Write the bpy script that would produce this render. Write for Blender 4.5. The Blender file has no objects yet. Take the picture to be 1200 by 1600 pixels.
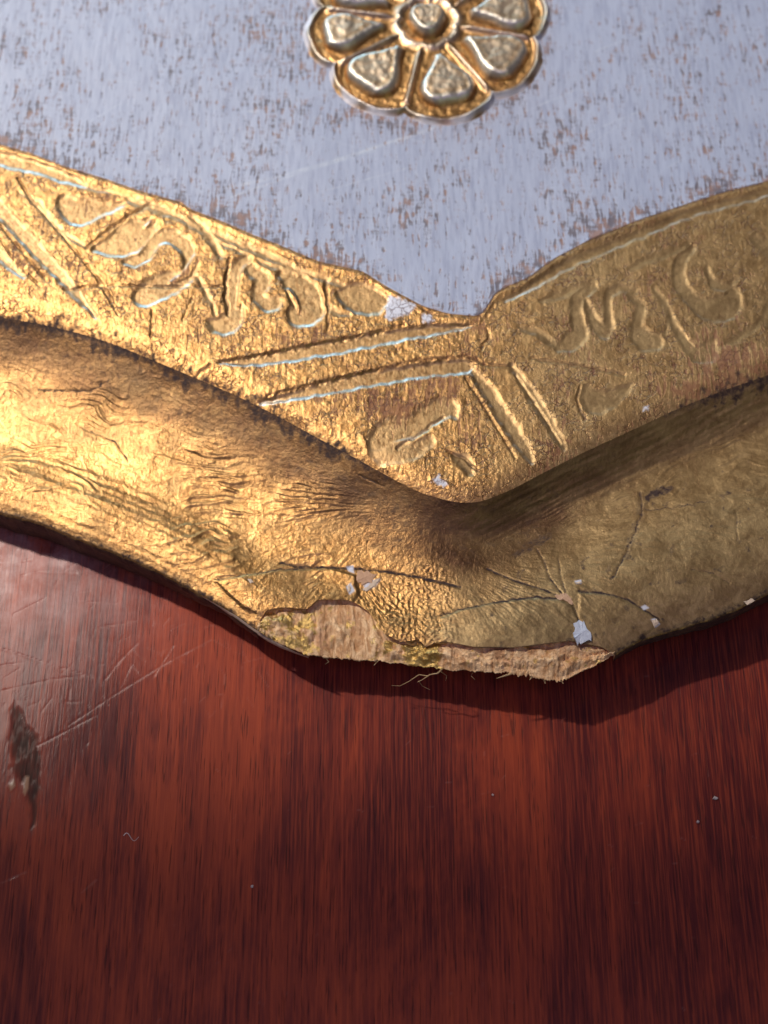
import bpy, math, random
import numpy as np

random.seed(7)
MM = 0.001
ZF = 8.3            # height of the tray's flat top above the table, mm
# ------------------------------------------------------------------ camera
ALPHA = math.radians(65.0)      # downward pitch
HFOV = math.radians(20.0)       # half the vertical field of view
DIST = 141.0                    # mm to the aim point
CAM = np.array([0.0, -DIST * math.cos(ALPHA), ZF + DIST * math.sin(ALPHA)])
scene = bpy.context.scene
col = scene.collection
cd = bpy.data.cameras.new("camera")
cd.sensor_fit = 'VERTICAL'
cd.sensor_height = 36.0
cd.lens = 18.0 / math.tan(HFOV)
cd.clip_start = 0.005
cd.clip_end = 20.0
cd.dof.use_dof = True
cd.dof.focus_distance = 0.139
cd.dof.aperture_fstop = 26.0
cam = bpy.data.objects.new("camera", cd)
cam.location = tuple(CAM * MM)
cam.rotation_euler = (math.pi / 2 - ALPHA, 0, 0)
col.objects.link(cam)
scene.camera = cam

# ------------------------------------------------------------------ room light
world = bpy.data.worlds.new("World")
scene.world = world
world.use_nodes = True
bg = world.node_tree.nodes["Background"]
bg.inputs[0].default_value = (0.40, 0.33, 0.44, 1)
bg.inputs[1].default_value = 0.075

def lamp(name, kind, loc_mm, aim_mm, energy, color, **kw):
    l = bpy.data.lights.new(name, kind)
    l.energy = energy
    l.color = color
    for k, v in kw.items():
        setattr(l, k, v)
    o = bpy.data.objects.new(name, l)
    a = np.array(loc_mm, float); b = np.array(aim_mm, float)
    o.location = tuple(a * MM)
    from mathutils import Vector
    o.rotation_euler = Vector(tuple(b - a)).to_track_quat('-Z', 'Y').to_euler()
    col.objects.link(o)
    return o

KEY_AIM = (-40, 170, 5)
# key light at the left; its cone edge stands in for the photographer's shadow
lamp("key_light", 'SPOT', (-350, 240, 560), KEY_AIM, 25.0, (1.0, 0.91, 0.80),
     spot_size=math.radians(30.7), spot_blend=0.05, shadow_soft_size=0.020)
# window up and to the left of the tray, warm white
lamp("window_light", 'AREA', (-350, 380, 740), (-60, 215, 9), 0.10, (1.0, 0.92, 0.82),
     shape='RECTANGLE', size=0.26, size_y=0.36, spread=math.radians(42))
# unseen warm lamp added under the window light to brighten the rim
lamp("rim_fill_light", 'AREA', (-300, 640, 540), (-60, 190, 9), 0.075, (1.0, 0.90, 0.78),
     shape='RECTANGLE', size=0.26, size_y=0.22, spread=math.radians(42))
# open sky through the far window, low and cold
lamp("far_window_light", 'AREA', (-300, 880, 125), (0, 0, 9), 5.0, (0.38, 0.74, 1.0),
     shape='RECTANGLE', size=0.6, size_y=0.16)
# dim greenish room light from the right behind the photographer
lamp("room_light", 'AREA', (420, -600, 420), (0, 0, 9), 0.5, (0.85, 1.0, 0.62),
     shape='RECTANGLE', size=0.4, size_y=0.4)

# violet lamp added overhead for a purple sheen on the table
lamp("violet_fill_light", 'AREA', (0, -420, 1300), (0, -60, 0), 3.0, (0.60, 0.48, 1.0),
     shape='RECTANGLE', size=1.1, size_y=0.7)

scene.view_settings.view_transform = 'Standard'
scene.view_settings.look = 'None'
scene.view_settings.gamma = 1.0
scene.view_settings.exposure = 0.0
scene.render.engine = 'CYCLES'
scene.cycles.use_denoising = True
scene.cycles.max_bounces = 6

# ------------------------------------------------------------------ helpers: photo measurements <-> plan
FW = np.array([0.0, math.cos(ALPHA), -math.sin(ALPHA)])
UP = np.array([0.0, math.sin(ALPHA), math.cos(ALPHA)])
TH = math.tan(HFOV)

def at(px, py, z):
    """point (mm) on the horizontal plane z where the measured spot px,py lies"""
    px = np.asarray(px, float); py = np.asarray(py, float); z = np.asarray(z, float)
    u = (px - 600) / 800 * TH
    v = (800 - py) / 800 * TH
    dx = u; dy = FW[1] + v * UP[1]; dz = FW[2] + v * UP[2]
    s = (z - CAM[2]) / dz
    return CAM[0] + dx * s, CAM[1] + dy * s

def measure(X, Y, Z):
    """inverse of at(): where a plan point was measured"""
    rx = X - CAM[0]; ry = Y - CAM[1]; rz = Z - CAM[2]
    d = ry * FW[1] + rz * FW[2]
    v = ry * UP[1] + rz * UP[2]
    return 600 + rx / d / TH * 800, 800 - v / d / TH * 800

def smooth(a, b, x):
    t = np.clip((x - a) / (b - a), 0, 1)
    return t * t * (3 - 2 * t)

def _hash(ix, iy, seed):
    h = (ix.astype(np.int64) * 374761393 + iy.astype(np.int64) * 668265263 + seed * 974634777) & 0xFFFFFFFF
    h = ((h ^ (h >> 13)) * 1274126177) & 0xFFFFFFFF
    return (h ^ (h >> 16)) & 0xFFFFFFFF

def noise(x, y, seed=0):
    """gradient noise, about -1..1"""
    x = np.asarray(x, float); y = np.asarray(y, float)
    ix = np.floor(x); iy = np.floor(y)
    fx = x - ix; fy = y - iy
    u = fx * fx * fx * (fx * (fx * 6 - 15) + 10)
    v = fy * fy * fy * (fy * (fy * 6 - 15) + 10)
    def g(dx, dy):
        a = _hash(ix + dx, iy + dy, seed) * (2 * math.pi / 4294967296.0)
        return np.cos(a) * (fx - dx) + np.sin(a) * (fy - dy)
    n0 = g(0, 0) * (1 - u) + g(1, 0) * u
    n1 = g(0, 1) * (1 - u) + g(1, 1) * u
    return (n0 * (1 - v) + n1 * v) * 1.5

def fbm(x, y, seed=0, o=4, r=0.55):
    s = 0; a = 1.0; f = 1.0
    for k in range(o):
        s = s + a * noise(x * f, y * f, seed + 17 * k)
        a *= r; f *= 2.03
    return s

def stroke(px, py, pts):
    """signed distance (photo units, negative inside) to a stroke of points (x, y, radius)"""
    out = np.full(px.shape, 1e6)
    P = np.array(pts, float)
    m = P[:, 2].max() + 30
    sel = (px > P[:, 0].min() - m) & (px < P[:, 0].max() + m) & (py > P[:, 1].min() - m) & (py < P[:, 1].max() + m)
    if not sel.any():
        return out
    qx = px[sel]; qy = py[sel]
    best = np.full(qx.shape, 1e6)
    for i in range(len(P) - 1):
        ax, ay, ar = P[i]; bx, by, br = P[i + 1]
        dx = bx - ax; dy = by - ay
        L = dx * dx + dy * dy + 1e-9
        t = np.clip(((qx - ax) * dx + (qy - ay) * dy) / L, 0, 1)
        d = np.hypot(qx - ax - t * dx, qy - ay - t * dy) - (ar + t * (br - ar))
        best = np.minimum(best, d)
    out[sel] = best
    return out

def inside(px, py, poly):
    """signed distance to a closed outline (negative inside)"""
    d = stroke(px, py, [(x, y, 0) for x, y in poly] + [(poly[0][0], poly[0][1], 0)])
    c = np.zeros(px.shape, bool)
    n = len(poly)
    for i in range(n):
        x0, y0 = poly[i]; x1, y1 = poly[(i + 1) % n]
        if y0 == y1:
            continue
        hit = ((y0 > py) != (y1 > py)) & (px < (x1 - x0) * (py - y0) / (y1 - y0) + x0)
        c ^= hit
    return np.where(c, -d, d)

def curve(pts, soft=8):
    P = np.array(pts, float)
    xs = np.arange(-700, 1901, 2.0)
    l = (P[3, 1] - P[0, 1]) / (P[3, 0] - P[0, 0]); r = (P[-1, 1] - P[-4, 1]) / (P[-1, 0] - P[-4, 0])
    ys = np.interp(xs, P[:, 0], P[:, 1])
    ys = np.where(xs < P[0, 0], P[0, 1] + l * (xs - P[0, 0]), ys)
    ys = np.where(xs > P[-1, 0], P[-1, 1] + r * (xs - P[-1, 0]), ys)
    k = int(soft)
    ker = np.ones(2 * k + 1) / (2 * k + 1)
    yp = np.pad(ys, k, mode='edge')
    ys2 = np.convolve(yp, ker, 'valid')
    return lambda q: np.interp(q, xs, ys2)

# outlines measured along the piece: paint edge, plateau edge, outer edge, gilding left at the break, bottom of the break
curA = curve([(0, 226), (50, 240), (100, 260), (167, 280), (217, 298), (283, 316), (300, 328), (350, 347), (393, 366), (440, 384),
              (477, 400), (500, 409), (567, 424), (603, 447), (660, 478), (700, 490), (745, 494), (757, 488), (768, 466), (782, 452), (825, 434),
              (866, 404), (922, 374), (997, 344), (1087, 314), (1140, 298), (1200, 283)], 3)
curB = curve([(0, 492), (60, 502), (120, 516), (180, 535), (240, 560), (300, 585), (370, 615), (440, 650), (500, 683), (560, 715),
              (610, 743), (660, 768), (710, 782), (750, 782), (800, 762), (850, 735), (920, 700), (990, 668), (1060, 635), (1130, 607), (1200, 583)], 9)
curC = curve([(0, 800), (60, 815), (120, 840), (180, 862), (240, 888), (300, 920), (350, 948), (400, 985), (440, 1005), (480, 1020),
              (540, 1030), (650, 1040), (740, 1050), (820, 1055), (880, 1058), (920, 1042), (950, 1027), (1000, 998), (1060, 980),
              (1120, 962), (1160, 946), (1200, 925)], 4)
curT = curve([(400, 984), (416, 955), (440, 950), (480, 953), (497, 938), (540, 938), (556, 943), (575, 955), (590, 975), (602, 992),
              (625, 1004), (655, 1000), (664, 1012), (680, 1004), (700, 1004), (740, 1012), (800, 1013), (850, 1007), (890, 1002), (915, 1006),
              (940, 1012), (958, 1022), (965, 1015)], 1)
curBB = curve([(400, 985), (440, 1008), (480, 1024), (520, 1029), (560, 1032), (600, 1034), (650, 1041), (700, 1047), (740, 1049),
               (790, 1052), (830, 1058), (860, 1064), (885, 1063), (905, 1051), (930, 1040), (958, 1024), (965, 1018)], 1)
BR0, BR1 = 402.0, 960.0

def axis(fine0, fine1, step, far0, far1, coarse):
    return np.concatenate([np.arange(far0, fine0, coarse), np.arange(fine0, fine1, step), np.arange(fine1, far1 + 1, coarse)])

def grid_mesh(name, X, Y, Z, mats, parent=None, attrs=None, rowmat=None, colmat=None, flip=False, smooth_shade=True):
    """rows x columns of points in mm -> one mesh"""
    R, Cn = X.shape
    co = np.stack([X, Y, Z], -1).reshape(-1, 3) * MM
    i = np.arange(R * Cn).reshape(R, Cn)
    a = i[:-1, :-1].ravel(); b = i[:-1, 1:].ravel(); c = i[1:, 1:].ravel(); d = i[1:, :-1].ravel()
    q = np.stack([a, d, c, b] if flip else [a, b, c, d], -1)
    me = bpy.data.meshes.new(name)
    me.vertices.add(len(co)); me.vertices.foreach_set("co", co.ravel().astype(np.float32))
    me.loops.add(q.size); me.loops.foreach_set("vertex_index", q.ravel().astype(np.int32))
    me.polygons.add(len(q))
    me.polygons.foreach_set("loop_start", np.arange(0, q.size, 4, dtype=np.int32))
    me.polygons.foreach_set("loop_total", np.full(len(q), 4, dtype=np.int32))
    if rowmat is not None:
        mi = np.repeat(np.asarray(rowmat, np.int32)[:, None], Cn - 1, 1)
        if colmat is not None:
            mi = np.where((mi > 0) & colmat[None, :-1], 2, mi)
        me.polygons.foreach_set("material_index", mi.ravel())
    me.update(calc_edges=True)
    me.validate()
    if smooth_shade:
        me.polygons.foreach_set("use_smooth", np.ones(len(me.polygons), bool))
    for m in mats:
        me.materials.append(m)
    for k, v in (attrs or {}).items():
        at_ = me.attributes.new(k, 'FLOAT', 'POINT')
        at_.data.foreach_set("value", np.asarray(v, np.float32).ravel())
    o = bpy.data.objects.new(name, me)
    col.objects.link(o)
    if parent:
        o.parent = parent
    return o

def poly_mesh(name, verts, faces, mat, parent=None, smooth_shade=False):
    me = bpy.data.meshes.new(name)
    me.from_pydata([tuple(np.array(v) * MM) for v in verts], [], faces)
    me.update()
    if smooth_shade:
        me.polygons.foreach_set("use_smooth", np.ones(len(me.polygons), bool))
    me.materials.append(mat)
    o = bpy.data.objects.new(name, me)
    col.objects.link(o)
    if parent:
        o.parent = parent
    return o

# ------------------------------------------------------------------ materials
class NT:
    def __init__(self, name):
        self.m = bpy.data.materials.new(name)
        self.m.use_nodes = True
        self.t = self.m.node_tree
        self.b = self.t.nodes["Principled BSDF"]
    def n(self, typ, **kw):
        x = self.t.nodes.new(typ)
        for k, v in kw.items():
            setattr(x, k, v)
        return x
    def put(self, sock, v):
        if hasattr(v, 'is_output') or isinstance(v, bpy.types.NodeSocket):
            self.t.links.new(v, sock)
        else:
            sock.default_value = v
    def pos(self, scale=(1000, 1000, 1000), rot=(0, 0, 0)):
        tc = self.n("ShaderNodeTexCoord")
        mp = self.n("ShaderNodeMapping")
        mp.inputs["Scale"].default_value = scale
        mp.inputs["Rotation"].default_value = rot
        self.t.links.new(tc.outputs["Object"], mp.inputs["Vector"])
        return mp.outputs[0]
    def noise(self, vec, scale=1.0, detail=3.0, rough=0.55, dist=0.0, color=False):
        x = self.n("ShaderNodeTexNoise")
        self.put(x.inputs["Vector"], vec)
        x.inputs["Scale"].default_value = scale
        x.inputs["Detail"].default_value = detail
        x.inputs["Roughness"].default_value = rough
        x.inputs["Distortion"].default_value = dist
        return x.outputs["Color" if color else "Fac"]
    def ramp(self, fac, a, b):
        x = self.n("ShaderNodeMapRange", interpolation_type='SMOOTHSTEP')
        self.put(x.inputs["Value"], fac)
        x.inputs["From Min"].default_value = a
        x.inputs["From Max"].default_value = b
        return x.outputs[0]
    def math(self, op, a, b=0.0, c=None):
        x = self.n("ShaderNodeMath", operation=op)
        self.put(x.inputs[0], a); self.put(x.inputs[1], b)
        if c is not None:
            self.put(x.inputs[2], c)
        return x.outputs[0]
    def mix(self, fac, a, b):
        x = self.n("ShaderNodeMix", data_type='RGBA')
        self.put(x.inputs[0], fac)
        for s, v in ((x.inputs[6], a), (x.inputs[7], b)):
            if isinstance(v, tuple):
                v = v + (1,) if len(v) == 3 else v
            self.put(s, v)
        return x.outputs[2]
    def mixf(self, fac, a, b):
        x = self.n("ShaderNodeMix", data_type='FLOAT')
        self.put(x.inputs[0], fac); self.put(x.inputs[2], a); self.put(x.inputs[3], b)
        return x.outputs[0]
    def attr(self, name):
        x = self.n("ShaderNodeAttribute", attribute_name=name)
        return x.outputs["Fac"]
    def bump(self, height, dist, strength=1.0, normal=None):
        x = self.n("ShaderNodeBump")
        x.inputs["Strength"].default_value = strength
        x.inputs["Distance"].default_value = dist
        self.put(x.inputs["Height"], height)
        if normal is not None:
            self.put(x.inputs["Normal"], normal)
        return x.outputs[0]
    def set(self, **kw):
        for k, v in kw.items():
            k = k.replace("_", " ")
            if isinstance(v, tuple) and len(v) == 3:
                v = v + (1,)
            self.put(self.b.inputs[k], v)

def wood_dashes(N, seed_shift=0.0):
    """short dashes of bare wood, along the grain, where a thin coat has worn off the pores"""
    v1 = N.pos((2900, 520, 1000))
    v2 = N.pos((900, 2500, 1000), (0, 0, math.radians(12)))
    a = N.noise(v1, 1.0, 3.0, 0.6, 0.35)
    b = N.noise(v2, 1.0, 2.0, 0.55, 0.3)
    big = N.noise(N.pos((110, 130, 100)), 1.0, 2.0, 0.5)
    s = N.math('ADD', N.math('MULTIPLY', a, 0.72), N.math('MULTIPLY', b, 0.28))
    return N.math('ADD', s, N.math('MULTIPLY', N.math('SUBTRACT', big, 0.5), 0.26))

def make_paint():
    N = NT("worn_blue_grey_paint")
    d = wood_dashes(N)
    d = N.math('ADD', d, N.math('MULTIPLY', N.attr("wear"), 0.13))
    worn = N.ramp(d, 0.52, 0.66)
    tone = N.noise(N.pos((60, 60, 60)), 1.0, 4.0, 0.6)
    fine = N.noise(N.pos((2600, 260, 1000)), 1.0, 3.0, 0.6)
    base = N.mix(tone, (0.235, 0.275, 0.385), (0.315, 0.355, 0.47))
    base = N.mix(N.math('MULTIPLY', N.ramp(fine, 0.45, 0.7), 0.5), base, (0.165, 0.19, 0.285))
    base = N.mix(N.math('MULTIPLY', N.attr("scratch"), 0.7), base, (0.40, 0.44, 0.52))
    hue = N.noise(N.pos((700, 700, 700)), 1.0, 1.0)
    brown = N.mix(N.ramp(hue, 0.4, 0.62), (0.055, 0.035, 0.04), (0.17, 0.075, 0.035))
    c = N.mix(N.math('MULTIPLY', worn, 0.80), base, brown)
    N.set(Base_Color=c, Roughness=N.mixf(worn, 0.42, 0.6), Specular_IOR_Level=0.5)
    h = N.math('SUBTRACT', N.math('MULTIPLY', fine, 0.25), N.math('MULTIPLY', worn, 0.8))
    N.set(Normal=N.bump(h, 0.00006, 0.8))
    return N.m

def make_gold(name, grain, crackle=0.5, dull=0.0):
    N = NT(name)
    p = N.pos((1000, 1000, 1000))
    glit = N.noise(p, 3.6, 3.0, 0.75)                       # crinkled leaf
    mid = N.noise(p, 1.1, 3.0, 0.6, 0.4)
    big = N.noise(p, 0.10, 3.0, 0.55)
    tint = N.mix(N.ramp(mid, 0.35, 0.68), (0.36, 0.190, 0.066), (0.50, 0.295, 0.115))
    tint = N.mix(N.math('MULTIPLY', N.ramp(big, 0.35, 0.65), 0.55), tint, (0.31, 0.18, 0.072))
    smo = N.attr("smoothed")                               # pressed ornament: paler, smoother
    tint = N.mix(N.math('MULTIPLY', smo, 0.65), tint, (0.36, 0.25, 0.13))
    fleck = N.noise(N.pos((2600, 1500, 2000)), 1.0, 3.0, 0.65)
    tint = N.mix(N.math('MULTIPLY', N.ramp(N.math('ADD', fleck, N.math('MULTIPLY', N.math('SUBTRACT', big, 0.5), 0.3)), 0.50, 0.66), 0.62), tint, (0.155, 0.075, 0.028))
    dl = N.attr("dull")
    tint = N.mix(N.math('MULTIPLY', dl, 0.8), tint, N.mix(N.ramp(N.noise(p, 0.45, 6.0, 0.72, 0.6), 0.34, 0.66), (0.135, 0.09, 0.042), (0.29, 0.21, 0.105)))
    shade = N.math('MULTIPLY', N.attr("hollow_shade"), N.ramp(N.noise(N.pos((420, 900, 700), (0, 0, 0.4)), 1.0, 5.0, 0.65), 0.05, 0.5))
    tint = N.mix(N.math('MULTIPLY', shade, 0.92), tint, (0.080, 0.042, 0.022))  # dark brown standing in for shade in the rim hollow
    tint = N.mix(N.math('MULTIPLY', N.attr("edge"), 0.75), tint, (0.60, 0.66, 0.66))  # cool window glint painted pale on groove walls and rosette edges
    # worn to the brown ground along the grain
    d = wood_dashes(N)
    d = N.math('ADD', d, N.math('MULTIPLY', N.attr("wear"), 0.20))
    worn = N.math('MULTIPLY', N.ramp(d, 0.565, 0.68), grain)
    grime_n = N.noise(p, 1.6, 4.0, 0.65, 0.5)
    g = N.math('ADD', N.math('MULTIPLY', N.attr("grime_shade"), 1.15), N.math('MULTIPLY', N.math('SUBTRACT', grime_n, 0.55), 1.7))
    grime_shade = N.math('MULTIPLY', N.ramp(g, 0.22, 0.95), N.ramp(N.attr("grime_shade"), 0.0, 0.12))
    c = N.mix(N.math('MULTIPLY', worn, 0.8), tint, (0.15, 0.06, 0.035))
    c = N.mix(grime_shade, c, (0.028, 0.016, 0.015))  # real dirt, plus part of the hollow's painted shade
    c = N.mix(N.attr("bare"), c, (0.50, 0.52, 0.60))
    loss = N.math('MAXIMUM', N.math('MAXIMUM', N.math('MULTIPLY', worn, 0.75), grime_shade), N.attr("bare"))
    metal = N.math('SUBTRACT', N.math('SUBTRACT', 1.0 - dull, N.math('MULTIPLY', dl, 0.35)), N.math('MULTIPLY', loss, 0.85))
    rough = N.mixf(loss, N.mixf(N.math('MAXIMUM', smo, dl), 0.36, 0.47), 0.62)
    N.set(Base_Color=c, Metallic=N.math('MAXIMUM', metal, 0.0), Roughness=rough, Specular_IOR_Level=0.2)
    h = N.math('ADD', N.math('MULTIPLY', glit, N.mixf(smo, crackle, crackle * 0.45)), N.math('MULTIPLY', mid, 0.45))
    if grain > 0.5:
        vo = N.n("ShaderNodeTexVoronoi", feature='DISTANCE_TO_EDGE')
        wv = N.n("ShaderNodeVectorMath", operation='ADD')
        N.put(wv.inputs[0], p)
        N.put(wv.inputs[1], N.noise(p, 1.3, 2.0, 0.6, color=True))
        N.put(vo.inputs["Vector"], wv.outputs[0]); vo.inputs["Scale"].default_value = 1.25
        net = N.math('MULTIPLY', N.ramp(vo.outputs["Distance"], 0.075, 0.01), N.math('MULTIPLY', N.ramp(N.noise(p, 0.35, 3.0, 0.6), 0.42, 0.6), N.math('SUBTRACT', 1.0, N.math('MULTIPLY', smo, 0.8))))
        c2 = N.mix(N.math('MULTIPLY', net, 0.75), c, (0.11, 0.045, 0.03))
        N.set(Base_Color=c2)
        h = N.math('SUBTRACT', h, N.math('MULTIPLY', net, 0.6))
    h = N.math('SUBTRACT', h, N.math('MULTIPLY', worn, 0.4))
    N.set(Normal=N.bump(h, 0.00011, 0.8))
    return N.m

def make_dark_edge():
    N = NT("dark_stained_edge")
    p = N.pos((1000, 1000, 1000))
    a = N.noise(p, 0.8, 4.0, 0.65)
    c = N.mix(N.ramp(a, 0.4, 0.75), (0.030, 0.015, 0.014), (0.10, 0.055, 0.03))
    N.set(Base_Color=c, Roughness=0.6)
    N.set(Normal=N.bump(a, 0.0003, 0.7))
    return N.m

def make_bare_wood():
    N = NT("broken_pale_wood")
    p = N.pos((1000, 1000, 1000))
    f = N.noise(N.pos((1300, 420, 700)), 1.0, 5.0, 0.68, 0.9)
    b = N.noise(p, 0.45, 3.0, 0.6)
    gold = N.ramp(N.math('ADD', N.noise(p, 0.9, 3.0, 0.65), N.math('MULTIPLY', N.attr("gilt"), 0.25)), 0.57, 0.70)
    c = N.mix(N.ramp(f, 0.36, 0.64), (0.50, 0.26, 0.11), (0.90, 0.63, 0.36))
    c = N.mix(N.math('MULTIPLY', N.ramp(b, 0.5, 0.72), 0.5), c, (0.72, 0.42, 0.24))
    c = N.mix(N.math('MULTIPLY', N.attr("overhang_shade"), 0.45), c, (0.24, 0.12, 0.07))  # dark tone for the shade below the overhanging gilding
    c = N.mix(gold, c, (0.60, 0.41, 0.14))
    N.set(Base_Color=c, Roughness=N.mixf(gold, 0.66, 0.38), Metallic=N.math('MULTIPLY', gold, 0.75))
    N.set(Normal=N.bump(N.math('ADD', f, N.math('MULTIPLY', N.noise(p, 2.2, 4.0, 0.7), 0.9)), 0.00022, 0.8))
    return N.m

def make_plain(name, color, rough=0.7, var=0.2, scale=2.0):
    N = NT(name)
    n = N.noise(N.pos((1000, 1000, 1000)), scale, 3.0, 0.6)
    lo = tuple(c * (1 - var) for c in color)
    N.set(Base_Color=N.mix(n, lo, color), Roughness=rough)
    N.set(Normal=N.bump(n, 0.0002, 0.5))
    return N.m

def make_table():
    N = NT("varnished_mahogany")
    warp = N.noise(N.pos((25, 12, 10)), 1.0, 2.0)
    def streak(sx, sy, detail, dist=0.0, rough=0.6):
        return N.noise(N.pos((sx, sy, 100)), 1.0, detail, rough, dist)
    broad = streak(85, 30, 5.0, 0.8, 0.62)
    mid = streak(850, 22, 4.0, 0.2)
    fine = streak(4300, 120, 3.0, 0.1, 0.65)
    pores = streak(5200, 230, 2.0, 0.1)
    fleck = streak(1500, 75, 3.0, 0.2)
    c = N.mix(N.ramp(mid, 0.22, 0.82), (0.120, 0.016, 0.015), (0.27, 0.041, 0.019))
    fig = N.math('ADD', broad, N.math('MULTIPLY', N.math('SUBTRACT', N.noise(N.pos((1300, 34, 100)), 1.0, 3.0, 0.6), 0.5), 0.24))
    c = N.mix(N.math('MULTIPLY', N.ramp(fig, 0.42, 0.62), 0.72), c, (0.070, 0.010, 0.012))
    c = N.mix(N.math('MULTIPLY', N.ramp(fine, 0.40, 0.72), 0.42), c, (0.54, 0.092, 0.032))
    c = N.mix(N.math('MULTIPLY', N.ramp(fig, 0.55, 0.30), 0.32), c, (0.58, 0.098, 0.028))
    c = N.mix(N.math('MULTIPLY', N.ramp(fleck, 0.55, 0.72), 0.20), c, (0.055, 0.010, 0.010))
    pm = N.ramp(pores, 0.57, 0.68)
    c = N.mix(N.math('MULTIPLY', pm, 0.65), c, (0.040, 0.008, 0.008))
    c = N.mix(N.attr("gouge"), c, N.mix(N.noise(N.pos((1500, 400, 100)), 1.0, 3.0), (0.012, 0.008, 0.008), (0.07, 0.035, 0.022)))
    c = N.mix(N.attr("splinter"), c, (0.42, 0.24, 0.14))
    sheen_mask = N.math('MULTIPLY', N.attr("painted_sheen"), N.ramp(N.noise(N.pos((350, 350, 100)), 1.0, 5.0, 0.65), 0.25, 0.75))
    c = N.mix(N.math('MULTIPLY', sheen_mask, 0.62), c, (0.48, 0.30, 0.29))  # window sheen on the varnish, painted as a pale colour
    scr = N.attr("scratch")
    c = N.mix(N.math('MULTIPLY', scr, 0.32), c, (0.55, 0.33, 0.28))
    N.set(Base_Color=c, Roughness=0.5, Specular_IOR_Level=0.15)
    N.set(Coat_Weight=N.math('SUBTRACT', 0.8, N.math('MULTIPLY', N.attr("gouge"), 0.8)), Coat_Roughness=N.mixf(sheen_mask, 0.12, 0.30), Coat_IOR=1.5)
    h = N.math('SUBTRACT', N.math('MULTIPLY', fine, 0.4), N.math('ADD', N.math('MULTIPLY', pm, 0.5), N.math('MULTIPLY', scr, 0.3)))
    nb = N.bump(h, 0.00005, 0.7)
    N.set(Normal=nb)
    fm = N.noise(N.pos((700, 250, 100)), 1.0, 3.0, 0.6)
    N.set(Coat_Normal=N.bump(N.math('SUBTRACT', N.math('ADD', fm, N.math('MULTIPLY', fine, 0.3)), N.math('MULTIPLY', scr, 0.5)), 0.00003, 0.6))
    return N.m

PAINT = make_paint()
GOLD_BAND = make_gold("worn_gold_leaf_on_plateau", 0.85, 0.75, 0.05)
GOLD_RIM = make_gold("old_gold_paint_on_rim", 0.12, 0.7, 0.03)
GOLD_FLOWER = make_gold("gold_leaf_on_rosette", 0.25, 0.6, 0.05)
EDGE = make_dark_edge()
WOOD = make_bare_wood()
GESSO = make_plain("chalky_gesso", (0.60, 0.48, 0.37))
BLUE_FLAKE = make_plain("pale_blue_paint_flake", (0.50, 0.55, 0.66), 0.5, 0.12)
PINK_GESSO = make_plain("pink_ground", (0.48, 0.29, 0.18))
FIBRE = make_plain("loose_wood_fibre", (0.50, 0.34, 0.18))
LINT = make_plain("pale_lint", (0.68, 0.60, 0.58))
TABLE = make_table()

# ------------------------------------------------------------------ table top
xs = axis(-48, 48, 0.16, -300, 300, 6)
ys = axis(-54, 8, 0.16, -200, 320, 6)
X, Y = np.meshgrid(xs, ys)
PX, PY = measure(X, Y, np.zeros_like(X))
scr = np.zeros_like(X)
for pts, w in [([(-40, 1000), (30, 1022), (90, 1043), (142, 1058)], 2.6), ([(105, 1135), (180, 1085), (262, 1035), (330, 1000)], 1.5),
               ([(165, 1062), (185, 1035), (215, 1005)], 1.5), ([(188, 1075), (205, 1040)], 1.0), ([(0, 1040), (38, 1035)], 1.6),
               ([(110, 938), (140, 941), (182, 944)], 2.2), ([(155, 980), (200, 974)], 1.6), ([(0, 1080), (80, 1062), (140, 1055)], 1.2),
               ([(10, 905), (60, 893), (120, 896)], 2.5), ([(86, 915), (92, 905)], 1.8), ([(20, 960), (70, 935)], 1.4),
               ([(240, 930), (262, 938)], 1.6), ([(60, 1165), (150, 1118)], 1.0), ([(110, 850), (118, 880), (100, 893)], 2.0),
               ([(128, 1395), (150, 1375)], 1.3), ([(0, 1380), (40, 1362)], 1.0), ([(150, 900), (158, 892), (176, 878)], 1.6),
               ([(-30, 878), (20, 880), (75, 868)], 2.4), ([(270, 1010), (240, 1058)], 0.8), ([(30, 1112), (60, 1170)], 0.9)]:
    d = stroke(PX, PY, [(a, b, w * 0.3) for a, b in pts])
    brk = 0.35 + 0.65 * smooth(-0.25, 0.35, noise(PX * 0.06, PY * 0.06, 5))
    scr = np.maximum(scr, smooth(1.5, -0.6, d) * brk * 0.85)
r_ = np.random.RandomState(3)
for k in range(240):                                        # hair scratches, most of them in the rubbed patch at the left
    x0 = r_.uniform(-60, 420) if k < 170 else r_.uniform(0, 1200)
    y0 = r_.uniform(840, 1120) if k < 170 else r_.uniform(1000, 1600)
    a = r_.uniform(0, math.pi); L = r_.uniform(4, 34 if k < 170 else 12)
    d = stroke(PX, PY, [(x0, y0, 0.3), (x0 + L * math.cos(a), y0 + L * 0.8 * math.sin(a), 0.2)])
    scr = np.maximum(scr, smooth(1.3, -0.2, d) * r_.uniform(0.08, 0.36))
gz = inside(PX + 5 * noise(PX * 0.05, PY * 0.05, 3), PY, [(24, 1098), (33, 1112), (40, 1130), (52, 1145), (60, 1160), (64, 1185), (62, 1215), (60, 1250),
                     (56, 1285), (51, 1298), (47, 1280), (43, 1245), (37, 1225), (28, 1212), (19, 1200), (18, 1165), (17, 1130), (19, 1108)])
gouge = smooth(4.5, -6.0, gz + 3.5 * noise(PX * 0.35, PY * 0.05, 19)) * (0.8 + 0.25 * noise(PX * 0.3, PY * 0.04, 18))
gouge = np.clip(gouge, 0, 1)
spl = np.maximum(smooth(2, -2, inside(PX, PY, [(40, 1212), (45, 1214), (44, 1232), (39, 1243), (36, 1238), (38, 1225)])),
                 smooth(2, -2, inside(PX, PY, [(14, 1228), (22, 1219), (24, 1228), (17, 1236)])))
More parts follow.
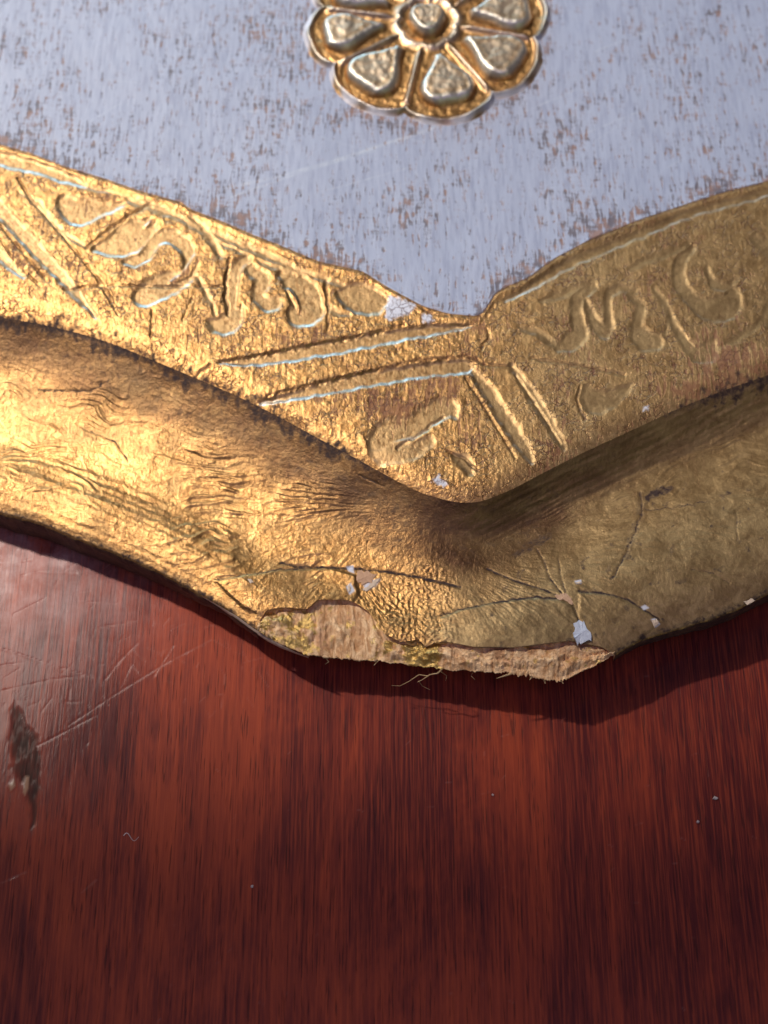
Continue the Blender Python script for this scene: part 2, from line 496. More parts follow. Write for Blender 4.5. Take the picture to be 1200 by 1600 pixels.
painted_sheen = np.maximum(smooth(380, -40, np.hypot(PX - 10, (PY - 860) * 1.3)) * 0.95,
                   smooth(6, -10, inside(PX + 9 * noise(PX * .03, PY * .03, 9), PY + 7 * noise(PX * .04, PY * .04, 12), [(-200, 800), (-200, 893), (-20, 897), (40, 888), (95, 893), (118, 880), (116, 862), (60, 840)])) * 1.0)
painted_sheen = painted_sheen * (PY > 700)  # pale window sheen painted on, with a cloudy patch at its edge
Z = -0.02 * scr - 0.06 * gouge * (0.6 + 0.5 * fbm(X * 1.2, Y * 0.5, 4, 3)) + 0.03 * spl
Z += 0.02 * fbm(X * 0.06, Y * 0.04, 8, 2)
table = grid_mesh("table_top", X, Y, Z, [TABLE], attrs={"scratch": scr, "gouge": gouge, "splinter": spl, "painted_sheen": painted_sheen})
table["kind"] = "structure"

# ------------------------------------------------------------------ the tray
tray = bpy.data.objects.new("gilded_tray", None)
tray.empty_display_size = 0.02
col.objects.link(tray)
tray["label"] = "old gilded wooden tray with blue-grey painted middle and broken corner lying on red wood table"
tray["category"] = "tray"

cols_fine = axis(-30, 1230, 1.7, -600, 1800, 12)

# painted middle
fr = np.concatenate([np.linspace(0, 1, 210) ** 1.0 * 0.36, np.linspace(0.36, 1, 26)[1:]])
cf = axis(-30, 1230, 2.4, -600, 1800, 12)
ax_, ay_ = at(cf, curA(cf), ZF)
top_y = 130.0
Xp = np.repeat(ax_[None, :], len(fr), 0)
Yp = ay_[None, :] + (top_y - ay_[None, :]) * fr[:, None]
PX, PY = measure(Xp, Yp, np.full_like(Xp, ZF))
dA = curA(PX) - PY                                       # distance into the paint
scr = np.zeros_like(Xp)
for pts, w in [([(338, 296), (420, 280), (500, 258), (600, 226), (690, 196)], 3.0), ([(360, 308), (470, 270), (560, 243)], 1.3), ([(600, 232), (720, 180)], 1.0),
               ([(388, 174), (404, 174)], 2.0), ([(820, 175), (900, 140)], 1.2), ([(500, 300), (640, 262)], 1.0), ([(860, 230), (1010, 170)], 1.0),
               ([(30, 60), (44, 52)], 1.2), ([(930, 80), (1050, 35)], 1.0), ([(100, 215), (190, 160)], 0.9)]:
    scr = np.maximum(scr, smooth(w, -0.4, stroke(PX, PY, [(a, b, w * 0.3) for a, b in pts])) * (0.3 + 0.5 * smooth(-0.4, 0.4, noise(PX * .05, PY * .08, 2))))
for k in range(60):
    x0 = r_.uniform(0, 1200); y0 = r_.uniform(0, 420); a = r_.uniform(-0.6, 0.3); L = r_.uniform(10, 60)
    scr = np.maximum(scr, smooth(1.2, 0, stroke(PX, PY, [(x0, y0, .3), (x0 + L * math.cos(a), y0 + L * math.sin(a), .2)])) * r_.uniform(.08, .3))
wear = smooth(46, 0, dA) * (0.75 + 0.5 * noise(PX * 0.02, PY * 0.02, 41)) * (1 - 0.75 * smooth(520, 600, PX) * (1 - smooth(735, 760, PX)))
wear = wear + 0.25 * fbm(PX * 0.006, PY * 0.006, 6, 2)
wear = wear + 0.5 * smooth(20, 0, np.abs(np.hypot((PX - 668) / 195, (PY - 35) / 165) - 1) * 150)
Zp = ZF + 0.05 * fbm(Xp * 0.15, Yp * 0.1, 3, 3) + 0.12 * smooth(5, 0, dA) + 0.02 * noise(Xp * 2.2, Yp * 0.5, 4)
Zp = np.where(fr[:, None] == 0, ZF + 0.02, Zp)
floor = grid_mesh("painted_panel", Xp, Yp, Zp, [PAINT], tray, {"wear": np.clip(wear, -0.6, 1.3), "scratch": scr})
floor["label"] = "worn blue-grey painted middle with brown grain showing through"

# ---- gilded plateau with pressed ornament
NB = 185
tb = np.linspace(0, 1, NB)
pxc = np.repeat(cols_fine[None, :], NB, 0)
pyc = curA(cols_fine)[None, :] * (1 - tb[:, None]) + curB(cols_fine)[None, :] * tb[:, None]
Xb, Yb = at(pxc, pyc, ZF)
# pressed marks: (depth mm, wall width, points x, y, radius)
S = []
def spline(pts, n=5):
    P = np.array(pts, float)
    if len(P) < 3:
        return pts
    Q = np.vstack([2 * P[0] - P[1], P, 2 * P[-1] - P[-2]])
    out = []
    for i in range(1, len(Q) - 2):
        for t in np.arange(n) / n:
            out.append(0.5 * (2 * Q[i] + (Q[i + 1] - Q[i - 1]) * t + (2 * Q[i - 1] - 5 * Q[i] + 4 * Q[i + 1] - Q[i + 2]) * t ** 2
                              + (3 * Q[i] - Q[i - 1] - 3 * Q[i + 1] + Q[i + 2]) * t ** 3))
    out.append(P[-1])
    return [(a, b, max(c, 0.5)) for a, b, c in out]
def press(depth, pts, wall=5.0):
    S.append((depth, wall, spline(pts)))
# grooves
press(0.55, [(345, 566, 3), (400, 563, 9), (480, 549, 12), (560, 535, 12), (640, 520, 11), (700, 512, 8), (735, 508, 3)], 4)
press(0.55, [(405, 627, 3), (450, 619, 8), (520, 603, 12), (600, 588, 13), (670, 577, 13), (722, 572, 13), (735, 573, 8)], 4)
press(0.40, [(735, 573, 8), (762, 610, 12), (790, 655, 13), (820, 700, 12), (832, 722, 5)], 5)
press(0.36, [(800, 570, 6), (830, 615, 11), (855, 655, 11), (882, 700, 6)], 5)
press(0.40, [(-60, 255, 15), (0, 326, 14), (60, 392, 14), (112, 448, 11), (150, 494, 5)], 5)
press(0.40, [(-80, 318, 12), (-30, 362, 11), (0, 398, 11), (36, 432, 6)], 5)
press(0.45, [(-80, 222, 11), (0, 247, 13), (60, 262, 12), (110, 280, 10), (135, 290, 3)], 5)
press(0.25, [(140, 292, 5), (200, 312, 7), (280, 340, 8), (340, 368, 8), (400, 392, 8), (460, 420, 8), (500, 436, 5)], 6)
press(0.45, [(790, 470, 4), (840, 442, 8), (880, 417, 9), (940, 391, 9), (1010, 362, 9), (1080, 334, 8), (1160, 312, 8), (1260, 285, 8)], 5)
# leaf lobes, left of the corner
press(0.42, [(104, 318, 18), (122, 330, 24), (150, 325, 18), (190, 318, 8)], 5)
press(0.42, [(150, 386, 8), (175, 385, 18), (205, 370, 28), (235, 352, 14)], 5)
press(0.40, [(196, 408, 8), (222, 405, 13), (246, 372, 12), (276, 372, 16), (296, 396, 14), (292, 430, 14), (255, 446, 22), (225, 462, 20)], 5)
press(0.42, [(385, 404, 10), (366, 424, 13), (362, 462, 14), (366, 494, 18), (348, 508, 18), (330, 505, 10)], 5)
press(0.34, [(392, 420, 12), (410, 436, 16), (404, 462, 12), (420, 476, 14), (436, 470, 8)], 5)
press(0.45, [(440, 428, 10), (470, 450, 24), (482, 480, 28), (466, 494, 20)], 5)
press(0.42, [(530, 458, 8), (560, 465, 26), (584, 470, 22), (600, 468, 10)], 5)
press(0.30, [(300, 340, 8), (330, 372, 10), (345, 400, 7)], 6)
# stems that tie the leaves together
press(0.26, [(228, 312, 4), (262, 330, 6), (300, 352, 7), (345, 380, 6), (385, 396, 5)], 6)
press(0.26, [(300, 425, 5), (318, 448, 7), (332, 478, 6), (340, 500, 5)], 6)
press(0.26, [(404, 408, 5), (430, 418, 7), (470, 425, 7), (520, 440, 6), (548, 452, 5)], 6)
press(0.24, [(505, 470, 4), (520, 486, 6), (545, 492, 5)], 6)
press(0.24, [(812, 512, 5), (840, 520, 8), (866, 538, 8), (880, 545, 5)], 6)
press(0.24, [(846, 470, 5), (870, 462, 8), (900, 452, 8), (925, 440, 6)], 6)
press(0.24, [(1020, 450, 4), (1036, 470, 7), (1046, 490, 7), (1040, 520, 5)], 6)
press(0.24, [(985, 420, 5), (1015, 405, 8), (1045, 395, 8), (1075, 382, 6)], 6)
press(0.24, [(1120, 545, 4), (1150, 530, 8), (1180, 510, 7), (1215, 480, 6)], 6)
press(0.22, [(30, 300, 4), (60, 318, 7), (80, 345, 7), (110, 372, 6), (132, 384, 4)], 6)
# leaf under the grooves
press(0.36, [(590, 690, 20), (612, 672, 24), (640, 668, 20), (668, 650, 22), (700, 636, 18), (712, 650, 8)], 6)
press(0.25, [(600, 705, 24), (640, 705, 18), (670, 690, 12)], 7)
press(0.25, [(712, 712, 8), (728, 722, 14), (735, 738, 8)], 6)
# right of the corner
press(0.36, [(872, 545, 8), (890, 535, 16), (905, 520, 16), (900, 490, 12), (905, 465, 12), (925, 448, 10)], 5)
press(0.40, [(916, 468, 7), (928, 500, 11), (945, 518, 14), (952, 495, 8), (950, 466, 8), (966, 450, 9), (990, 455, 10)], 5)
press(0.36, [(985, 458, 9), (1002, 480, 10), (996, 506, 11), (1003, 528, 19), (1022, 534, 17)], 5)
press(0.38, [(1082, 388, 8), (1062, 412, 12), (1062, 440, 13), (1082, 468, 14), (1110, 484, 20), (1138, 478, 22), (1146, 456, 12)], 5)
press(0.32, [(1105, 420, 6), (1112, 440, 9), (1135, 448, 9), (1150, 436, 6)], 5)
press(0.38, [(1046, 488, 6), (1062, 520, 9), (1085, 548, 14), (1105, 552, 18), (1112, 532, 10)], 5)
press(0.34, [(918, 610, 12), (930, 628, 22), (955, 622, 16), (985, 604, 8)], 6)
press(0.3, [(1180, 372, 10), (1220, 400, 22), (1230, 450, 24), (1200, 500, 14)], 6)
for k, xo in enumerate((1290, 1390, 1490)):                 # the ornament runs on past the corner
    yo = curA(xo) + 110
    press(0.38, [(xo - 20, yo - 40, 8), (xo - 34, yo, 14), (xo - 14, yo + 36, 18), (xo + 18, yo + 30, 20), (xo + 22, yo - 6, 10)], 5)
for k, xo in enumerate((-120, -220, -320)):
    yo = curA(xo) + 120
    press(0.38, [(xo + 20, yo - 40, 8), (xo + 34, yo, 14), (xo + 14, yo + 36, 18), (xo - 18, yo + 30, 20), (xo - 22, yo - 6, 10)], 5)
depth = np.zeros_like(Xb)
smo = np.zeros_like(Xb)
jx = pxc + 2.2 * noise(pxc * 0.07, pyc * 0.07, 21); jy = pyc + 2.2 * noise(pxc * 0.07, pyc * 0.07, 22)
for dep, wall, pts in S:
    d = stroke(jx, jy, pts)
    k = smooth(1.5, -wall * (1.5 if wall <= 4 else 1.45), d)
    depth = np.maximum(depth, dep * (0.55 if wall <= 4 else 0.42) * k * (1 - 0.30 * smooth(800, 950, pxc)))
    smo = np.maximum(smo, smooth(1, -4, d))
# ridges left standing inside the scrolls
rid = np.zeros_like(Xb)
for pts in ([(208, 424, 4), (236, 412, 8), (258, 398, 10), (262, 388, 8)], [(266, 441, 3), (292, 426, 8), (308, 402, 8), (311, 384, 3)],
            [(372, 476, 5), (384, 452, 6), (382, 440, 4)], [(288, 486, 3), (296, 470, 5), (300, 462, 3)], [(228, 352, 3), (240, 343, 5)],
            [(452, 452, 4), (462, 470, 4), (466, 482, 3)], [(156, 306, 7), (182, 310, 8), (196, 310, 4)], [(1098, 426, 4), (1104, 448, 5)],
            [(936, 476, 4), (944, 498, 3)], [(1060, 500, 4), (1082, 528, 6), (1090, 540, 3)]):
    d = stroke(jx, jy, pts)
    rid = np.maximum(rid, smooth(1.5, -4, d))
depth = depth * (1 - 0.85 * rid); smo = smo * (1 - 0.9 * rid)
# leaf folds
fold = np.zeros_like(Xb)
for pts in ([(135, 386), (165, 362), (200, 338), (235, 318)], [(330, 568), (300, 590)], [(620, 700), (660, 676), (692, 652)], [(360, 402), (352, 440), (356, 490)],
            [(700, 705), (728, 718), (745, 735)], [(905, 604), (903, 628), (914, 656)], [(830, 560), (880, 566), (930, 576), (975, 585)], [(510, 440), (513, 480), (512, 520)],
            [(760, 512), (764, 530), (752, 545)], [(724, 555), (760, 570), (800, 572)]):
    fold = np.maximum(fold, smooth(3.0, 0, stroke(jx, jy, [(a, b, 0.4) for a, b in pts])))
# age cracks
crk = np.zeros_like(Xb)
for pts in ([(28, 278), (48, 312), (75, 342), (118, 392), (150, 432), (185, 492)], [(0, 352), (30, 388), (70, 436)], [(0, 372), (20, 405), (62, 447)], [(100, 452), (150, 446), (230, 446), (345, 447)],
            [(340, 566), (420, 552), (500, 536), (570, 523), (632, 507)], [(418, 618), (500, 597), (580, 580), (650, 563), (725, 557)], [(728, 590), (760, 640), (806, 716)], [(238, 485), (236, 525)],
            [(300, 465), (285, 500)], [(640, 470), (672, 490), (700, 494)], [(150, 430), (172, 462), (180, 480)], [(806, 586), (850, 650), (876, 694)]):
    wob = 1.6 * noise(pxc * 0.15, pyc * 0.15, 33)
    crk = np.maximum(crk, smooth(2.4, 0.2, stroke(pxc + wob, pyc + wob, [(a, b, 0.5) for a, b in pts]))
                     * (0.45 + 0.55 * smooth(-0.3, 0.3, noise(pxc * 0.05, pyc * 0.05, 34))))
dB = curB(pxc) - pyc
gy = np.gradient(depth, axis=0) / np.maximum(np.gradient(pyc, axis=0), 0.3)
edge = smooth(0.008, 0.034, -gy) * (1 - 0.6 * smooth(780, 900, pxc) * (1 - smooth(32, 18, pyc - curA(pxc)))) * (0.55 + 0.45 * smooth(-0.3, 0.3, noise(pxc * 0.03, pyc * 0.03, 55)))  # pale glint put into the colour of walls facing the far window
dAb = pyc - curA(pxc)
edge_in = smooth(0, 7, dAb)
relief = -depth * edge_in - 0.20 * crk - 0.14 * fold
relief += 0.022 * fbm(Xb * 0.5, Yb * 0.5, 50, 4) * edge_in
grain_b = noise(Xb * 3.0, Yb * 0.45, 51)
relief += 0.025 * fbm(Xb * 1.7, Yb * 1.5, 52, 3) * edge_in * (1 - 0.72 * smo) * (1 - 0.5 * smooth(700, 900, pxc))
relief += 0.014 * grain_b * edge_in * (1 - 0.5 * smo)
relief += 0.10 * smooth(14, 3, dAb) * edge_in                    # little ridge along the paint
eb = 1 - 0.65 * smooth(520, 640, pxc) * (1 - smooth(900, 1060, pxc))
grime_shade = smooth(34, -4, dB + 14 * noise(pxc * 0.035, pyc * 0.035, 60) + 9 * noise(pxc * 0.16, pyc * 0.06, 63)) * (0.55 + 0.6 * noise(pxc * 0.12, pyc * 0.08, 64)) * eb * (1 - 0.7 * smooth(640, 700, pxc) * (1 - smooth(960, 1080, pxc))) * 0.95
grime_shade = np.maximum(grime_shade, 0.8 * crk * (1 - 0.4 * smooth(0, 40, dAb)))
grime_shade = np.maximum(grime_shade, 0.55 * fold)
grime_shade = np.maximum(grime_shade, 0.62 * smooth(9, 0, dAb + 3 * noise(pxc * 0.1, pyc * 0.1, 61)))
wear = 0.5 * fbm(pxc * 0.01, pyc * 0.01, 62, 3) + 0.35 * smooth(0.2, 0.8, rid) + 0.45 * smooth(60, 10, dB) * (pxc > 820) - 0.35 * smo \
    + 0.5 * smooth(26, 4, stroke(pxc, pyc, [(600, 640, 12), (650, 615, 14), (700, 605, 12)])) \
    + 0.35 * smooth(40, 0, stroke(pxc, pyc, [(1020, 590, 20), (1120, 570, 24), (1200, 520, 24)]))
bare = np.zeros_like(Xb)
for poly in ([(601, 500), (606, 462), (626, 466), (652, 478), (636, 492), (616, 500)], [(661, 492), (672, 490), (676, 502), (668, 508), (660, 502)],
             [(676, 750), (684, 742), (693, 748), (702, 756), (694, 759), (684, 757)], [(1004, 636), (1014, 634), (1014, 640), (1004, 641)]):
    rg_ = 3.0 * fbm(pxc * 0.16, pyc * 0.16, 66, 3)
    bare = np.maximum(bare, smooth(1.5, -2.0, inside(jx + rg_, jy - rg_, poly)))
Zb = ZF + relief * (1 - 0.6 * smooth(14, 0, dB)) - 0.5 * np.clip(1 - dB / 38.0, 0, 1) ** 2
Zb[0, :] = ZF + 0.02
band = grid_mesh("gilded_border", Xb, Yb, Zb, [GOLD_BAND], tray, {"grime_shade": np.clip(grime_shade, 0, 1), "wear": wear, "smoothed": smo, "bare": bare, "dull": 0.9 * smooth(640, 900, pxc), "edge": edge}, flip=True)
band["label"] = "flat gold border pressed with leaf scrolls and double grooves"

# ---- rim: falls from the plateau into a hollow, rises to the outer lip
LIP_H = 0.4
def lip_z(px):
    return ZF - 2.5 + 1.3 * smooth(560, 860, px)
def prof(t, px):
    v = 0.21 + 0.02 * np.sin(px * 0.006)
    low = -3.0
    hi = lip_z(px) - ZF
    fall = low * smooth(-0.03, v, t) + low * 0.09
    fall = np.where(t < v, -0.5 + (low + 0.5) * smooth(-0.10, v, t), 0)
    fall0 = -0.5 + (low + 0.5) * smooth(-0.10, v, np.zeros_like(t))
    fall = np.where(t < v, -0.5 + (fall + 0.5 - (fall0 + 0.5)) / (low - fall0) * (low + 0.5), 0)
    s = np.clip((t - v) / (0.80 - v), 0, 1)
    rise = low + (hi - low) * np.sin(s * math.pi / 2) ** 1.6
    s2 = np.clip((t - 0.80) / 0.20, 0, 1)
    roll = -0.5 * s2 ** 2
    valley = np.where(t < v, fall, rise + roll)
    q = np.clip(t / 0.70, 0, 1)                       # left: a cove, steep under the plateau and flat towards the lip
    dip = hi - 0.55
    cove = -0.5 + (dip + 0.5) * (1 - (1 - q) ** 2.7)
    cove = cove + 0.55 * smooth(0.62, 0.86, t) + roll
    m = smooth(600, 860, px)
    return cove * (1 - m) + valley * m

edge_z = lambda px: lip_z(px) - 0.5
NR = 215
tr = np.linspace(0, 1, NR)
cx = cols_fine
bx, by = at(cx, curB(cx), ZF)
ox, oy = at(cx, curC(cx), edge_z(cx))
# how far the gilding still reaches at the break
tm = np.ones_like(cx)
for k, p in enumerate(cx):
    if BR0 < p < BR1:
        tt = np.linspace(0.3, 1.0, 200)
        _, yy = measure(bx[k] + (ox[k] - bx[k]) * tt, by[k] + (oy[k] - by[k]) * tt, ZF + prof(tt, np.full_like(tt, p)))
        tm[k] = np.interp(curT(p), yy, tt)
T = tr[:, None] * tm[None, :]
Xr = bx[None, :] + (ox - bx)[None, :] * T
Yr = by[None, :] + (oy - by)[None, :] * T
CX = np.repeat(cx[None, :], NR, 0)
Zr = ZF + prof(T, CX)
PX, PY = measure(Xr, Yr, Zr)
# brush wrinkles in the old gold paint, fanning out of the corner
def wrinkles(pvx, pvy, seed, side):
    rx = PX - pvx; ry = PY - pvy
    r = np.hypot(rx, ry) + 1e-3
    a = np.arctan2(ry, np.abs(rx) + 1e-3)
    wx = 0.16 * fbm(PX * 0.007, PY * 0.009, seed + 3, 3)
    a = a + wx * 0.30
    u = np.log(r + 60) * 7
    n1 = noise(a * 27, u * 0.5, seed)
    n2 = noise(a * 62, u * 1.0, seed + 1)
    rg = np.maximum(0, 1 - np.abs(n1) * 3.6) * smooth(40, 110, r) + 0.6 * np.maximum(0, 1 - np.abs(n2) * 3.2) * smooth(70, 170, r)
    return rg, n1, n2
rgL, n1L, n2L = wrinkles(700, 792, 70, -1)
rgR, n1R, n2R = wrinkles(690, 868, 80, 1)
mixR = smooth(660, 800, PX + 0.2 * (PY - 850))
amp = smooth(-0.25, 0.45, fbm(PX * 0.008, PY * 0.011, 90, 3))
ampL = (0.35 + 0.9 * amp) * smooth(0.06, 0.28, T) * smooth(1.0, 0.80, T)
ampL = ampL * (0.55 + 0.45 * smooth(220, 60, np.hypot(PX - 450, (PY - 775) * 1.5))) * (0.35 + 0.65 * smooth(60, 260, np.hypot(PX - 640, PY - 850)))
ampR = (0.12 + 0.35 * amp) * smooth(0.02, 0.12, T) * smooth(0.95, 0.4, T)
wr = (rgL * ampL * (1 - mixR) + rgR * ampR * mixR)
wr = wr - 0.25 * n1L * (1 - mixR) * ampL
coarse = np.abs(noise(PX * 0.045 + 3 * noise(PX * .01, PY * .01, 5), PY * 0.05, 93))
wr2 = np.maximum(0, 1 - coarse * 5) * smooth(0.05, 0.4, fbm(PX * 0.01, PY * 0.01, 94, 2)) * (1 - mixR) * smooth(0.2, 0.4, T) * smooth(1, .85, T)
tool = noise(T * 34, CX * 0.004, 96) * smooth(.55, .75, T) * smooth(500, 200, PX)           # long tool lines near the lip
streak_r = noise((PY + 0.5 * PX) * 0.13, (PX - PY) * 0.012, 97) * mixR * smooth(0.34, 0.1, T)
disp = 0.12 * wr + 0.02 * wr2 + 0.05 * tool + 0.06 * streak_r
disp += 0.08 * fbm(Xr * 0.14, Yr * 0.14, 98, 2) + 0.016 * fbm(Xr * 1.4, Yr * 1.4, 99, 2)
grit = smooth(30, 0, stroke(PX, PY, [(600, 955, 30), (640, 960, 45), (672, 1000, 22), (660, 920, 30)]))     # rough gold at the broken tip
disp += grit * 0.05 * fbm(Xr * 3.2, Yr * 3.2, 101, 3)
# cracks and lifted plates round the break
crk = np.zeros_like(Xr)
for w, pts in ((1.5, [(438, 880), (470, 886), (540, 888), (600, 893), (660, 903), (720, 918)]), (0.9, [(335, 905), (380, 898), (440, 890), (520, 886)]),
               (1.0, [(760, 888), (800, 906), (850, 922), (872, 931)]), (1.3, [(770, 941), (800, 937), (840, 933), (872, 936)]), (0.8, [(690, 962), (720, 952), (770, 941)]),
               (1.2, [(905, 924), (940, 926), (980, 936), (1015, 958), (1030, 968)]), (0.9, [(893, 940), (905, 970), (925, 1000)]), (0.8, [(880, 930), (860, 905), (850, 880), (840, 860)]),
               (0.7, [(884, 928), (876, 900), (872, 872)]), (1.0, [(1000, 770), (1004, 800), (992, 830), (975, 872), (955, 905)]), (0.9, [(805, 870), (835, 852), (860, 840)]),
               (0.7, [(1080, 890), (1115, 896), (1140, 912)]), (0.7, [(1010, 798), (1060, 792), (1110, 782)]), (0.6, [(1150, 800), (1152, 845)]), (0.8, [(60, 610), (140, 612), (160, 600)]),
               (0.7, [(130, 670), (180, 690), (200, 720)]), (0.6, [(560, 742), (600, 760)]), (0.8, [(480, 948), (470, 975), (455, 1000)])):
    wob = 2.0 * noise(PX * 0.09, PY * 0.09, 110)
    crk = np.maximum(crk, smooth(1.6 + w * 0.6, 0, stroke(PX + wob, PY + wob, [(a, b, w * 0.75) for a, b in pts])) * min(1, 0.55 + 0.35 * w))
plate = np.zeros_like(Xr)
for h, poly in ((0.34, [(690, 966), (720, 954), (770, 942), (820, 936), (872, 937), (896, 950), (904, 972), (900, 1006), (800, 1020), (720, 1018), (692, 1000)]),
                (0.30, [(335, 907), (385, 899), (440, 891), (520, 890), (556, 900), (560, 930), (545, 952), (500, 960), (420, 965), (380, 950)]),
                (0.22, [(905, 926), (960, 930), (1012, 958), (1030, 972), (985, 1012), (950, 1030), (925, 1000), (905, 968)])):
    plate = np.maximum(plate, h * smooth(3, -3, inside(PX + 2 * noise(PX * .08, PY * .08, 120), PY, poly)))
disp += plate * 0.42 - 0.05 * crk
fade = smooth(0, 0.03, T)
Zr = Zr + disp * fade
smoR = 0.55 * mixR * smooth(0.1, 0.3, T) + 0.9 * smooth(2, -4, inside(PX, PY, [(690, 966), (770, 942), (872, 937), (900, 960), (900, 1010), (720, 1018), (692, 1000)]))
grR = np.maximum(0.8 * crk, 0.7 * smooth(0.05, 0.0, T + 0.02 * noise(CX * 0.05, T * 30, 130)) * (1 - 0.8 * smooth(560, 680, CX) * (1 - smooth(980, 1080, CX))))
spots = smooth(0.52, 0.7, fbm(PX * 0.05, PY * 0.05, 131, 2)) * mixR * smooth(.25, .4, T)
grR = np.maximum(grR, 0.55 * spots)
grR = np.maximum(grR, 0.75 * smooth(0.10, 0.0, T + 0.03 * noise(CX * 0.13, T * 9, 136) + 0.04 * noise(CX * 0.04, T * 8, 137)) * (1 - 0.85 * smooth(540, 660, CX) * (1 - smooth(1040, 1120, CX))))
grR = np.maximum(grR, 0.8 * smooth(8, -2, stroke(PX, PY, [(1012, 778, 3), (1030, 768, 6), (1048, 764, 2)])))
grR = np.maximum(grR, 0.45 * smooth(9, 0, stroke(PX, PY, [(1004, 775, 4), (1002, 800, 5), (990, 835, 4), (978, 868, 2)])))
grR = np.maximum(grR, 0.5 * smooth(8, 0, stroke(PX, PY, [(805, 868, 2), (835, 850, 5), (858, 838, 3)])))
hollow = np.exp(-((T - 0.13) / 0.10) ** 2)                       # hollow mask: colour there dulled to imitate its shade
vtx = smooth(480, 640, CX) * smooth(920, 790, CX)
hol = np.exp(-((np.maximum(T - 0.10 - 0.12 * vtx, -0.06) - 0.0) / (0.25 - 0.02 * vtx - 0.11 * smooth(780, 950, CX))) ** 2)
shadeR = np.clip(hol * 1.3, 0, 1) * (0.88 + 0.12 * vtx) * (0.86 + 0.35 * noise(PX * 0.012, PY * 0.03, 139)) * (1 - 0.35 * smooth(880, 1050, CX))  # shade of the hollow painted dark brown into the gold
grR = np.maximum(grR, 0.42 * hol * (0.80 + 0.06 * vtx - 0.16 * smooth(850, 980, CX)) * (0.9 + 0.25 * noise(PX * 0.02, PY * 0.05, 138)))  # hollow darkened further to imitate shade
grR = np.maximum(grR, 0.65 * smooth(0.955, 1.0, T) * (tm[None, :] > 0.995))
wearR = 0.5 * fbm(PX * 0.012, PY * 0.012, 133, 3) + 0.5 * smooth(700, 620, CX) * hollow
bareR = np.zeros_like(Xr)
for poly in ([(541, 886), (552, 884), (553, 896), (545, 893)], [(541, 918), (548, 912), (554, 924), (546, 930)], [(568, 916), (580, 908), (594, 905), (586, 916), (572, 922)],
             [(1017, 968), (1024, 966), (1031, 975), (1024, 980)], [(1002, 948), (1008, 945), (1014, 950), (1006, 953)], [(898, 908), (908, 906), (908, 912), (900, 912)]):
    bareR = np.maximum(bareR, smooth(1.5, -1.2, inside(PX, PY, poly)))
dullR = np.clip(smooth(640, 860, PX + 0.3 * (PY - 850)) + 0.4 * hollow + 0.3 * smooth(0.0, 0.6, fbm(PX * 0.012, PY * 0.02, 134, 3)), 0, 1)
# wrap round the lip, down the outside and back underneath
rows_x = [Xr]; rows_y = [Yr]; rows_z = [Zr]
brk = (cx > BR0) & (cx < BR1)
inward = np.where(brk, 1.0, 0.0)
lx, ly, lz = Xr[-1], Yr[-1], Zr[-1]
nx = (ox - bx); ny = (oy - by); nl = np.hypot(nx, ny); nx = nx / nl; ny = ny / nl
side_h = (3.0 + 1.3 * smooth(500, 0, cx)) * (0.45 + 0.55 * (smooth(BR1, BR1 + 190, cx) + smooth(BR0, BR0 - 150, cx)))
rag = 0.12 * noise(cx * 0.05, cx * 0, 140) + 0.06 * noise(cx * 0.21, cx * 0, 141)
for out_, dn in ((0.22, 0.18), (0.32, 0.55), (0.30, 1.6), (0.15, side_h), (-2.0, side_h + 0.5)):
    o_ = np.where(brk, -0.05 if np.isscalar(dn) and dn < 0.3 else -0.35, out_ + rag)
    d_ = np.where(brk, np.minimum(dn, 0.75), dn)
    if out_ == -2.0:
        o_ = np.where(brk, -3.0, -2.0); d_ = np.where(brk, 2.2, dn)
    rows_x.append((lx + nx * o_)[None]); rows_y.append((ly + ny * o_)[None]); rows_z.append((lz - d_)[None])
tu = 0.30
rows_x.append((bx + (ox - bx) * tu)[None]); rows_y.append((by + (oy - by) * tu)[None]); rows_z.append(np.full_like(cx, 0.6)[None])
rows_x.append(bx[None]); rows_y.append((by + 4)[None]); rows_z.append(np.full_like(cx, 0.15)[None])
Xa = np.concatenate(rows_x); Ya = np.concatenate(rows_y); Za = np.concatenate(rows_z)
ext = Xa.shape[0] - NR
padz = lambda a, v=0.0: np.concatenate([a, np.full((ext, a.shape[1]), v)])
rowmat = [0] * (NR - 1) + [0] + [1] * (ext - 1)
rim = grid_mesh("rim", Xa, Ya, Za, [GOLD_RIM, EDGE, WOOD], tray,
                {"grime_shade": padz(np.clip(grR, 0, 1), 0.5), "wear": padz(wearR), "smoothed": padz(np.clip(smoR, 0, 1)), "bare": padz(bareR), "dull": padz(dullR), "hollow_shade": padz(shadeR)}, rowmat=rowmat, colmat=brk, flip=True)
rim["label"] = "hollowed gold rim with brush wrinkles and cracked corner"

# base board under the panel, resting on the table
cb = np.arange(-600, 1801, 40.0)
b0x, b0y = at(cb, curB(cb), ZF)
vb = []; n = len(cb)
for z in (0.05, 5.0):
    vb += [(b0x[i], b0y[i] + 3.5, z) for i in range(n)] + [(b0x[i], 130.0, z) for i in range(n)]
fb = []
for i in range(n - 1):
    fb += [(i, i + 1, n + i + 1, n + i), (2 * n + i, 3 * n + i, 3 * n + i + 1, 2 * n + i + 1), (i, 2 * n + i, 2 * n + i + 1, i + 1), (n + i, n + i + 1, 3 * n + i + 1, 3 * n + i)]
fb += [(0, n, 3 * n, 2 * n), (n - 1, 3 * n - 1, 4 * n - 1, 2 * n - 1)]
poly_mesh("base_board", vb, fb, EDGE, tray)

